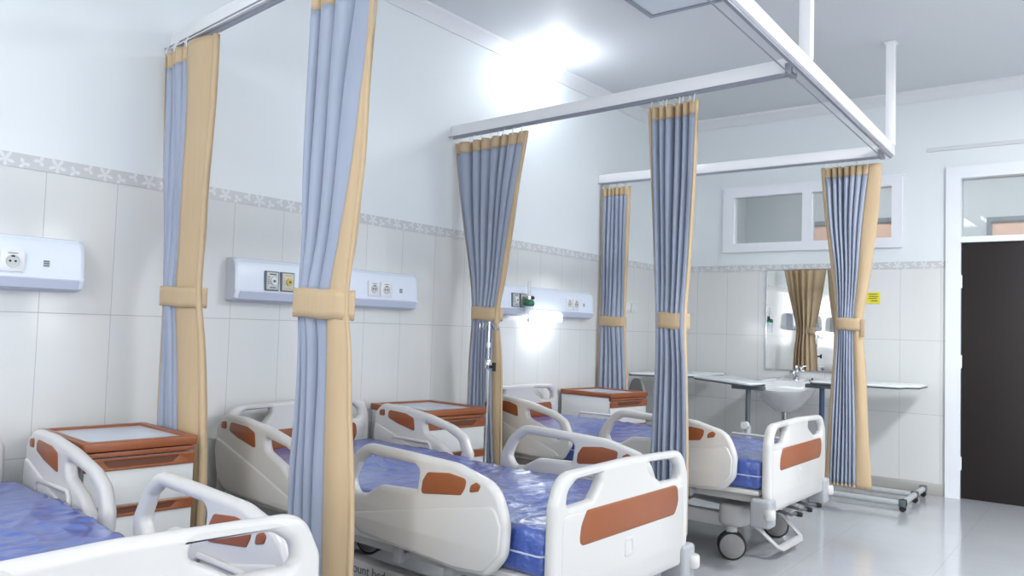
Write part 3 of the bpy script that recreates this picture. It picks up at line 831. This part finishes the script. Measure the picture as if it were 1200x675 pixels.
# ---------------------------------------------------------------- bedside cabinets
def make_cabinet():
    t = empty('bedside_cabinet', (0, 0, 0)); dx, dy = 0.24, 0.22
    # tray top
    out = rounded([(-dx - 0.01, -dy - 0.008, 0.012), (dx + 0.012, -dy - 0.008, 0.012), (dx + 0.012, dy + 0.008, 0.012), (-dx - 0.01, dy + 0.008, 0.012)], 4)
    inn = rounded([(-dx + 0.025, -dy + 0.03, 0.01), (dx - 0.025, -dy + 0.03, 0.01), (dx - 0.025, dy - 0.03, 0.01), (-dx + 0.025, dy - 0.03, 0.01)], 4)
    top = plate('tray_rim', out, [inn], 0.034, 0.004, XY(0.727), 'tan', t, seg=2)
    box('tray_surface', -dx + 0.024, -dy + 0.029, 0.715, dx - 0.024, dy - 0.029, 0.735, 'tray_white', t)
    bm = bmesh.new()
    add_box(bm, -dx, -dy, 0.09, dx - 0.02, -dy + 0.016, 0.71, 0.003); add_box(bm, -dx, dy - 0.016, 0.09, dx - 0.02, dy, 0.71, 0.003)
    add_box(bm, -dx, -dy + 0.016, 0.09, -dx + 0.012, dy - 0.016, 0.71); add_box(bm, -dx + 0.012, -dy + 0.016, 0.09, dx - 0.02, dy - 0.016, 0.11)
    add_box(bm, -dx + 0.012, -dy + 0.016, 0.695, dx - 0.02, dy - 0.016, 0.709)
    obj('carcass', bm, 'cabinet_white', t)
    box('pull_out_board', -dx + 0.02, -dy + 0.005, 0.688, dx + 0.006, dy - 0.005, 0.706, 'tan', t, bev=0.003)
    def drawer(z0, z1, zr, mat_band, nm):
        d = box(nm, dx - 0.02, -dy + 0.002, z0, dx, dy - 0.002, z1, 'cabinet_white', t, bev=0.003)
        fm = YZ(dx)
        l = rounded([(-dy, z1 - zr, 0.004), (dy, z1 - zr, 0.004), (dy, z1 - 0.001, 0.004), (-dy, z1 - 0.001, 0.004)], 3)
        h = rounded([(-0.125, z1 - zr + 0.011, 0.006), (0.125, z1 - zr + 0.011, 0.006), (0.155, z1 - 0.008, 0.006), (-0.155, z1 - 0.008, 0.006)], 3)
        plate('handle_band', l, [h], 0.016, 0.003, fm, 'tan', d, seg=2)
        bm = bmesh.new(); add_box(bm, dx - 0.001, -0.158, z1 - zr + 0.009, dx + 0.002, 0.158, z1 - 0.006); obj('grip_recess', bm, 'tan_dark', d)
    drawer(0.51, 0.683, 0.045, 'tan', 'drawer')
    drawer(0.10, 0.508, 0.04, 'tan', 'cabinet_door')
    for x in (-0.2, 0.19):
        for y in (-0.19, 0.19):
            k = lathe('caster', [(0.0, -0.012), (0.033, -0.012), (0.036, -0.008), (0.036, 0.008), (0.033, 0.012), (0.0, 0.012)], 'black', t, (x, y, 0.0365), axis='y', n=16)
            box('caster_fork', x - 0.012, y - 0.018, 0.04, x + 0.012, y + 0.018, 0.09, 'frame_metal', k)
    return t
cab = make_cabinet()
for i, (x, y, rz, lab) in enumerate([
    (0.345, 1.60, -0.10, 'white and brown bedside cabinet beside the nearest bed, its drawers in view'),
    (0.325, 3.405, -0.12, 'white and brown bedside cabinet behind the drip stand, half hidden by a side rail'),
    (0.315, 5.385, -0.14, 'white and brown bedside cabinet beside the farthest bed, its plain side showing')]):
    o = cab if i == 0 else copy_tree(cab)
    o.location = (x, y, 0); o.rotation_euler = (0, 0, rz); o.scale = (1, 0.92 if i == 0 else 1, 1); tag(o, lab, 'cabinet', 'bedside cabinets')

# ---------------------------------------------------------------- bed head panels
def disc(bm, x, y, z, r, h, n=20): add_lathe(bm, [(0.0005, 0), (r, 0), (r * 0.96, h), (0.0005, h)], (x, y, z), 'x', n)
def make_head_panel():
    t = empty('bed_head_panel', (0, 0, 0)); H = 0.635    # half length along y; z origin at panel bottom
    prof = [(0.0, 0.0), (0.05, 0.0), (0.078, 0.012), (0.088, 0.045), (0.086, 0.052), (0.083, 0.055), (0.076, 0.165), (0.068, 0.195), (0.05, 0.212), (0.0, 0.218)]
    bm = bmesh.new(); add_ring_strip(bm, [[(x, y, z) for x, z in prof] for y in (-H + 0.02, H - 0.02)]); fix(bm)
    b = obj('body', bm, 'panel_white', t, angle=30)
    for s in (-1, 1):
        bm = bmesh.new(); rings = []
        for k, sc in ((0, 1.0), (0.012, 0.99), (0.02, 0.94)):
            rings.append([(x * sc, s * (H - 0.02 + k), 0.109 + (z - 0.109) * sc) for x, z in prof])
        add_ring_strip(bm, rings); fix(bm); obj('end_cap', bm, 'panel_white', t, angle=40)
    lip = [(0.052, -0.002), (0.08, 0.010), (0.0905, 0.045), (0.088, 0.050), (0.07, 0.03)]
    bm = bmesh.new(); add_ring_strip(bm, [[(x, y, z) for x, z in lip] for y in (-H + 0.022, H - 0.022)]); fix(bm)
    obj('lower_lip', bm, 'panel_grey', t, angle=30)
    def outlet(y, knob):
        o = box('gas_outlet', 0.07, y - 0.041, 0.058, 0.09, y + 0.041, 0.158, 'outlet_frame', t, bev=0.003)
        box('face_plate', 0.089, y - 0.034, 0.065, 0.0925, y + 0.034, 0.151, 'outlet_face' if knob != 'yellow' else 'outlet_face', o, bev=0.001)
        bm = bmesh.new(); disc(bm, 0.092, y + 0.006, 0.108, 0.02, 0.008); obj('knob', bm, knob, o)
        bm = bmesh.new(); disc(bm, 0.099, y + 0.006, 0.108, 0.007, 0.006); obj('knob_hole', bm, 'outlet_frame', o)
        bm = bmesh.new()
        for k in range(4): add_box(bm, 0.092, y - 0.029, 0.092 + k * 0.011, 0.0932, y - 0.018, 0.097 + k * 0.011)
        add_box(bm, 0.092, y - 0.02, 0.138, 0.0932, y + 0.02, 0.145); add_box(bm, 0.092, y - 0.015, 0.072, 0.0932, y + 0.02, 0.078)
        obj('marking', bm, 'outlet_frame' if knob != 'yellow' else 'yellow', o)
    outlet(-0.43, 'socket'); outlet(-0.335, 'yellow')
    def socket(y):
        o = box('socket', 0.07, y - 0.044, 0.066, 0.09, y + 0.044, 0.152, 'socket', t, bev=0.004)
        bm = bmesh.new(); add_lathe(bm, [(0.0005, 0.0), (0.021, 0.0), (0.0225, 0.003), (0.0245, 0.003), (0.0255, -0.002)], (0.0905, y, 0.108), 'x', 24)
        fix(bm); obj('socket_well', bm, 'outlet_face', o)
        bm = bmesh.new()
        for s in (-1, 1): disc(bm, 0.0902, y + s * 0.0095, 0.108, 0.0042, 0.002, 10)
        add_box(bm, 0.0902, y - 0.006, 0.124, 0.0925, y + 0.006, 0.132)
        obj('contact', bm, 'black', o)
        bm = bmesh.new(); add_box(bm, 0.0898, y - 0.018, 0.137, 0.0908, y + 0.018, 0.1405); obj('marking', bm, 'outlet_frame', o)
    socket(0.265); socket(0.36)
    bm = bmesh.new(); add_box(bm, 0.074, -0.255, 0.066, 0.0885, -0.215, 0.152, 0.003)
    o = obj('call_switch', bm, 'outlet_face', t)
    bm = bmesh.new(); disc(bm, 0.088, -0.235, 0.108, 0.009, 0.005); obj('button', bm, 'outlet_frame', o)
    bm = bmesh.new()
    for k in range(3): add_box(bm, 0.078, 0.475, 0.096 + k * 0.009, 0.0822, 0.497, 0.102 + k * 0.009)
    obj('maker_mark', bm, 'outlet_frame', t)
    return t
pan = make_head_panel()
for i, (y, lab) in enumerate([
    (0.925, 'white bed head service panel cut off by the left picture edge, above the nearest bed'),
    (2.905, 'white bed head service panel partly hidden behind the frontmost curtain'),
    (4.95, 'white bed head service panel with a lit lamp under it')]):
    o = pan if i == 0 else copy_tree(pan)
    o.location = (0.0, y, 1.292); tag(o, lab, 'service panel', 'bed head service panels')
    if i == 2:
        lamp = box('reading_lamp', 0.03, -0.24, -0.035, 0.125, 0.12, 0.03, 'read_lamp', o, bev=0.012, seg=3)
        tag(lamp, 'lit white reading lamp')
        l = bpy.data.lights.new('reading_light', 'AREA'); l.shape = 'RECTANGLE'; l.size = 0.3; l.size_y = 0.07; l.energy = 0.5; l.color = (0.9, 0.95, 1)
        lo = bpy.data.objects.new('reading_light', l); COL.objects.link(lo); lo.parent = o; lo.location = (0.085, -0.06, -0.05); lo.rotation_euler = (0, math.radians(-20), PI / 2)
# oxygen flowmeter plugged into the farthest panel
t = empty('oxygen_flowmeter', (0.10, 4.60, 1.40)); tag(t, 'oxygen flowmeter with green cap and clear bottle plugged into the lit panel', 'flowmeter')
lathe('cap', [(0.0, -0.04), (0.036, -0.04), (0.04, -0.03), (0.04, -0.012), (0.032, 0.0), (0.014, 0.008), (0.0, 0.008)], 'green', t, (0.045, 0, 0))
lathe('bottle', [(0.0, -0.16), (0.03, -0.16), (0.034, -0.15), (0.034, -0.05), (0.03, -0.041), (0.0, -0.041)], 'clear', t, (0.045, 0, 0))
lathe('gauge_tube', [(0.0, 0.03), (0.012, 0.03), (0.012, 0.13), (0.008, 0.14), (0.0, 0.14)], 'clear', t, (0.045, 0, 0), n=16)
bm = bmesh.new(); add_tube(bm, [(-0.008, 0.0, 0.02), (0.045, 0, 0.02)], 0.012, 10); add_tube(bm, [(0.045, 0, 0.005), (0.045, 0, 0.032)], 0.016, 12); obj('valve_body', bm, 'chrome', t)
bm = bmesh.new(); add_tube(bm, [(0.045, 0.015, 0.02), (0.045, 0.05, 0.02)], 0.013, 12); obj('valve_knob', bm, 'black', t)
lathe('diffuser_stone', [(0.0, -0.15), (0.008, -0.15), (0.01, -0.135), (0.003, -0.12), (0.003, -0.05), (0.0, -0.05)], 'socket', t, (0.045, 0, 0), n=12)

# light switches beyond the farthest curtain
for k, (y, lab) in enumerate(((6.275, 'white light switch by the far left corner, nearer the curtain'), (6.40, 'white light switch by the far left corner, nearer the end wall'))):
    t = box('light_switch', 0.0, y - 0.045, 1.37, 0.012, y + 0.045, 1.455, 'socket', None, bev=0.003)
    tag(t, lab, 'switch', 'light switches')
    box('rocker', 0.011, y - 0.016, 1.39, 0.017, y + 0.016, 1.435, 'socket', t, bev=0.002)

# ---------------------------------------------------------------- drip stand
t = empty('drip_stand', (0.455, 3.775, 0), -0.3); tag(t, 'short chrome drip stand with hooks in front of the blue curtain', 'drip stand')
tube('lower_pole', [(0, 0, 0.06), (0, 0, 0.99)], 0.0125, 'chrome', t)
tube('upper_pole', [(0, 0, 0.97), (0, 0, 1.235)], 0.008, 'chrome', t)
bm = bmesh.new(); add_lathe(bm, [(0.0, 0), (0.018, 0), (0.021, 0.008), (0.021, 0.05), (0.016, 0.06), (0.0, 0.06)], (0, 0, 0.95), n=16); obj('collar', bm, 'chrome', t)
lathe('upper_collar', [(0.0, 0), (0.018, 0), (0.018, 0.03), (0.0, 0.03)], 'chrome', t, (0, 0, 1.08), n=16)
bm = bmesh.new(); add_tube(bm, [(0.015, 0, 0.965), (0.05, 0.01, 0.965)], 0.008, 8); add_tube(bm, [(0.05, 0.01, 0.94), (0.05, 0.01, 0.99)], 0.011, 10); obj('clamp_knob', bm, 'black', t)
for k in range(4):
    a = k * PI / 2 + 0.4; c, s = math.cos(a), math.sin(a)
    pts = [(0.0, 0.0, 1.225), (0.02 * c, 0.02 * s, 1.225), (0.05 * c, 0.05 * s, 1.19), (0.058 * c, 0.058 * s, 1.187), (0.068 * c, 0.068 * s, 1.20), (0.065 * c, 0.065 * s, 1.225)]
    tube('hook', pts, 0.004, 'chrome', t, n=8)
for k in range(5):
    a = k * 2 * PI / 5 + 0.2; c, s = math.cos(a), math.sin(a)
    lg = tube('leg', [(0, 0, 0.07), (0.07 * c, 0.07 * s, 0.066), (0.125 * c, 0.125 * s, 0.058)], 0.010, 'chrome', t)
    lathe('caster', [(0.0, -0.01), (0.02, -0.01), (0.024, -0.005), (0.024, 0.005), (0.02, 0.01), (0.0, 0.01)], 'black', lg, (0.12 * c, 0.12 * s, 0.0245), axis='y', n=16)

# ---------------------------------------------------------------- overbed tables
def overbed_table(label, poly, ztop, col, base, sleeve, th=0.014):
    """poly: tabletop corners; col: column foot; base: list of feet (start, end)"""
    t = empty('overbed_table', (col[0], col[1], 0)); tag(t, label, 'overbed table', 'overbed tables along the end wall')
    out = rounded([(x - col[0], y - col[1], r) for x, y, r in poly], 6)
    plate('tabletop', out, [], 0.014, 0.003, XY(ztop - 0.007), 'table_top', t, seg=2)
    sc = [Vector((q.x, q.y)) for q in out]
    plate('table_edge', sc, [], th, 0.006, XY(ztop - 0.013 - th / 2), 'table_edge', t, seg=2)
    zc = ztop - 0.013 - th
    bm = bmesh.new(); add_box(bm, -0.12, -0.035, zc - 0.03, 0.12, 0.035, zc, 0.004); obj('top_bracket', bm, 'table_edge', t)
    tube('inner_column', [(0, 0, 0.40), (0, 0, zc - 0.02)], 0.019, sleeve, t)
    tube('outer_column', [(0, 0, 0.06), (0, 0, 0.52)], 0.025, 'steel_leg', t)
    bm = bmesh.new(); add_tube(bm, [(0.0, -0.028, 0.53), (0.0, -0.075, 0.53)], 0.027, 14); obj('height_knob', bm, 'cabinet_white', t)
    for a, b in base:
        a = (a[0] - col[0], a[1] - col[1], 0.06); b = (b[0] - col[0], b[1] - col[1], 0.06)
        f = tube('foot', [a, b], 0.021, 'steel_leg', t)
        for q in (a, b):
            lathe('caster', [(0.0, -0.012), (0.019, -0.012), (0.022, -0.008), (0.022, 0.008), (0.019, 0.012), (0.0, 0.012)], 'black', f, (q[0], q[1], 0.0225), axis='y', n=14)
            bm = bmesh.new(); add_box(bm, q[0] - 0.024, q[1] - 0.024, 0.036, q[0] + 0.024, q[1] + 0.024, 0.086, 0.006); obj('end_cap', bm, 'table_edge', f)
    return t
overbed_table('overbed table right of the sink, its long steel base standing out past the curtain',
    [(1.56, 6.38, 0.04), (2.20, 6.44, 0.03), (2.225, 6.56, 0.03), (2.30, 6.62, 0.03), (2.30, 6.96, 0.05), (1.56, 6.90, 0.05)], 0.865,
    (1.64, 6.45), [((1.62, 6.20), (2.27, 6.20)), ((1.62, 6.62), (2.27, 6.62)), ((1.64, 6.22), (1.64, 6.60)), ((2.27, 6.21), (2.27, 6.93))], 'navy')
overbed_table('overbed table left of the sink with a dark column under its corner',
    [(0.66, 6.24, 0.03), (1.33, 5.72, 0.06), (1.36, 6.0, 0.05), (0.80, 6.72, 0.05)], 0.85,
    (1.25, 5.93), [((0.95, 5.88), (1.30, 5.88)), ((0.95, 6.25), (1.30, 6.25)), ((1.25, 5.9), (1.25, 6.23))], 'table_edge')
overbed_table('overbed table standing farthest left along the end wall behind the corner curtain',
    [(0.16, 6.02, 0.03), (0.66, 6.36, 0.03), (0.65, 6.95, 0.06), (0.16, 6.95, 0.05)], 0.855,
    (0.15, 6.66), [((0.12, 6.55), (0.62, 6.55)), ((0.12, 6.86), (0.62, 6.86)), ((0.15, 6.57), (0.15, 6.84))], 'table_edge')

# grey chair tucked behind the farthest cabinet
t = empty('visitor_chair', (0.25, 6.27, 0), PI - 0.63); tag(t, 'grey chair with rounded back under the farthest left table', 'chair')
out = rounded([(-0.15, 0.5, 0.04), (0.15, 0.5, 0.04), (0.15, 0.70, 0.1), (0.08, 0.80, 0.1), (-0.08, 0.80, 0.1), (-0.15, 0.70, 0.1)], 8)
plate('backrest', out, [], 0.03, 0.012, XZ(0.12), 'chair_grey', t)
out = rounded([(-0.17, -0.2, 0.06), (0.17, -0.2, 0.06), (0.16, 0.15, 0.05), (-0.16, 0.15, 0.05)], 6)
plate('seat', out, [], 0.035, 0.014, XY(0.43), 'chair_grey', t)
for x in (-0.14, 0.14):
    tube('leg', [(x, -0.15, 0.42), (x * 1.1, -0.18, 0.002)], 0.011, 'chrome', t)
    tube('leg', [(x, 0.12, 0.62), (x, 0.11, 0.42), (x * 1.1, 0.15, 0.002)], 0.011, 'chrome', t)

# ---------------------------------------------------------------- sink, mirror, sign
SX, SY = 1.235, 6.80
t = empty('wash_basin', (SX, SY, 0)); tag(t, 'white oval wash basin on the end wall under the mirror', 'sink')
bm = bmesh.new(); n = 48
def oval(a, b, z, cy=0.0, back=0.262):
    r = []
    for k in range(n):
        th = 2 * PI * k / n; x, y = a * math.cos(th), b * math.sin(th)
        if y > 0: y = min(y * 1.15, back)
        r.append((x, y + cy, z))
    return r
rings = [oval(0.035, 0.035, 0.565, 0.0), oval(0.07, 0.065, 0.575, 0.0), oval(0.15, 0.125, 0.63, 0.0), oval(0.22, 0.20, 0.71, 0.0), oval(0.255, 0.252, 0.765), oval(0.268, 0.262, 0.785), oval(0.272, 0.266, 0.796), oval(0.262, 0.256, 0.803),
         oval(0.238, 0.205, 0.798, -0.02, 0.16), oval(0.21, 0.175, 0.76, -0.02, 0.15), oval(0.15, 0.12, 0.70, -0.02, 0.11), oval(0.03, 0.03, 0.675, -0.02)]
rings = [[(x, y, z + 0.16 * y * max(0.0, (z - 0.6) / 0.2)) for x, y, z in r] for r in rings]
add_ring_strip(bm, rings); fix(bm); obj('bowl', bm, 'porcelain', t, angle=60)
lathe('trap', [(0.0, 0.40), (0.035, 0.40), (0.035, 0.5), (0.022, 0.51), (0.022, 0.566), (0.0, 0.566)], 'chrome', t, n=18)
tube('drain_pipe', [(0.0, 0.02, 0.44), (0.0, 0.14, 0.44), (0.0, 0.262, 0.44)], 0.016, 'chrome', t)
bm = bmesh.new(); disc(bm, 0, 0, 0, 0.008, 0.003, 12); o = obj('overflow', bm, 'black', t); o.rotation_euler = (0, -0.3, -PI / 2); o.location = (0.02, 0.138, 0.785)
f = empty('faucet', (0, 0, 0)); f.parent = t; f.location = (0.03, 0.20, 0.828); f.scale = (1.25, 1.25, 1.2)
tube('spout', [(0, 0, 0), (0, 0, 0.045), (0, -0.02, 0.065), (0, -0.075, 0.06), (0, -0.09, 0.045)], [0.021, 0.018, 0.016, 0.013, 0.012], 'chrome', f)
tube('lever', [(0, 0.005, 0.05), (0, 0.012, 0.085), (0.012, -0.03, 0.098), (0.02, -0.055, 0.1)], [0.015, 0.013, 0.008, 0.007], 'chrome', f)
s = lathe('basin_stopper', [(0.0, 0.0), (0.026, 0.0), (0.024, 0.01), (0.008, 0.014), (0.008, 0.026), (0.0, 0.028)], 'black', None, (SX + 0.175, SY + 0.17, 0.829), n=16)
tag(s, 'small black stopper lying on the rim of the basin', 'stopper')
t = empty('wall_mirror', (1.28, D, 0)); tag(t, 'rectangular mirror above the basin reflecting beige curtain backs', 'mirror')
box('glass', -0.30, -0.010, 0.915, 0.30, -0.004, 1.782, 'mirror', t)
bm = bmesh.new()
add_box(bm, -0.308, -0.013, 0.905, -0.298, -0.001, 1.792); add_box(bm, 0.298, -0.013, 0.905, 0.308, -0.001, 1.792)
add_box(bm, -0.298, -0.013, 0.905, 0.298, -0.001, 0.917); add_box(bm, -0.298, -0.013, 1.780, 0.298, -0.001, 1.792)
add_box(bm, -0.298, -0.004, 0.917, 0.298, -0.001, 1.780)
obj('frame', bm, 'chrome', t, smooth=False)
t = box('notice_sign', 1.815, D - 0.006, 1.495, 1.918, D, 1.588, 'sign', None); tag(t, 'small yellow notice on the tiled end wall right of the curtain', 'sign')
bm = bmesh.new()
for z, a, b in ((1.572, 1.83, 1.90), (1.555, 1.835, 1.905), (1.538, 1.83, 1.895), (1.518, 1.85, 1.90)):
    add_box(bm, a, D - 0.0068, z - 0.003, b, D - 0.0058, z + 0.003)
obj('print', bm, 'ink', t)

# ---------------------------------------------------------------- daylight, camera, view
w = bpy.data.worlds.new('sky'); scene.world = w; w.use_nodes = True
bg = w.node_tree.nodes['Background']; bg.inputs[0].default_value = (0.975, 0.99, 1.0, 1); bg.inputs[1].default_value = 3.8
for (a, c, b, d) in fw:                                   # daylight coming through the windows
    l = bpy.data.lights.new('window_daylight', 'AREA'); l.shape = 'RECTANGLE'; l.size = b - a; l.size_y = d - c; l.cycles.is_portal = True
    o = bpy.data.objects.new('window_daylight', l); COL.objects.link(o); o.location = ((a + b) / 2, YF - 0.05, (c + d) / 2); o.rotation_euler = (PI / 2, 0, 0)
for (a, b) in rw:
    l = bpy.data.lights.new('window_daylight', 'AREA'); l.shape = 'RECTANGLE'; l.size = 1.5; l.size_y = b - a; l.cycles.is_portal = True
    o = bpy.data.objects.new('window_daylight', l); COL.objects.link(o); o.location = (XR + 0.05, (a + b) / 2, 1.7); o.rotation_euler = (0, PI / 2, 0)
l = bpy.data.lights.new('corridor_fill', 'AREA'); l.shape = 'RECTANGLE'; l.size = 3; l.size_y = 0.3; l.energy = 40; l.color = (0.95, 0.97, 1)  # added fill lamp without fixture, brightens the corridor behind the panes
o = bpy.data.objects.new('corridor_fill', l); COL.objects.link(o); o.location = (2.2, 8.3, CEIL - 0.02)

F, YAW, PITCH, ROLL = 938.47, 0.651224, 0.0494136, 0.0315557
fwd = Vector((-math.sin(YAW) * math.cos(PITCH), math.cos(YAW) * math.cos(PITCH), math.sin(PITCH)))
rt = Vector((math.cos(YAW), math.sin(YAW), 0)); up = rt.cross(fwd)
c, s = math.cos(ROLL), math.sin(ROLL)
r2, u2 = rt * c + up * s, up * c - rt * s
cam = bpy.data.cameras.new('camera'); co = bpy.data.objects.new('camera', cam); COL.objects.link(co)
cam.sensor_fit = 'HORIZONTAL'; cam.sensor_width = 36.0; cam.lens = F / 1200 * 36.0; cam.clip_start = 0.05
m = Matrix.Identity(4)
for i in range(3): m[i][0], m[i][1], m[i][2] = r2[i], u2[i], -fwd[i]
m[0][3], m[1][3], m[2][3] = 3.4958, 0.0, 1.20346
co.matrix_world = m
scene.camera = co
vs = scene.view_settings
scene.display_settings.display_device = 'sRGB'
vs.view_transform = 'Standard'; vs.look = 'None'; vs.gamma = 1.0; vs.use_curve_mapping = False; vs.exposure = 0.58
scene.cycles.use_denoising = True
scene.cycles.max_bounces = 10
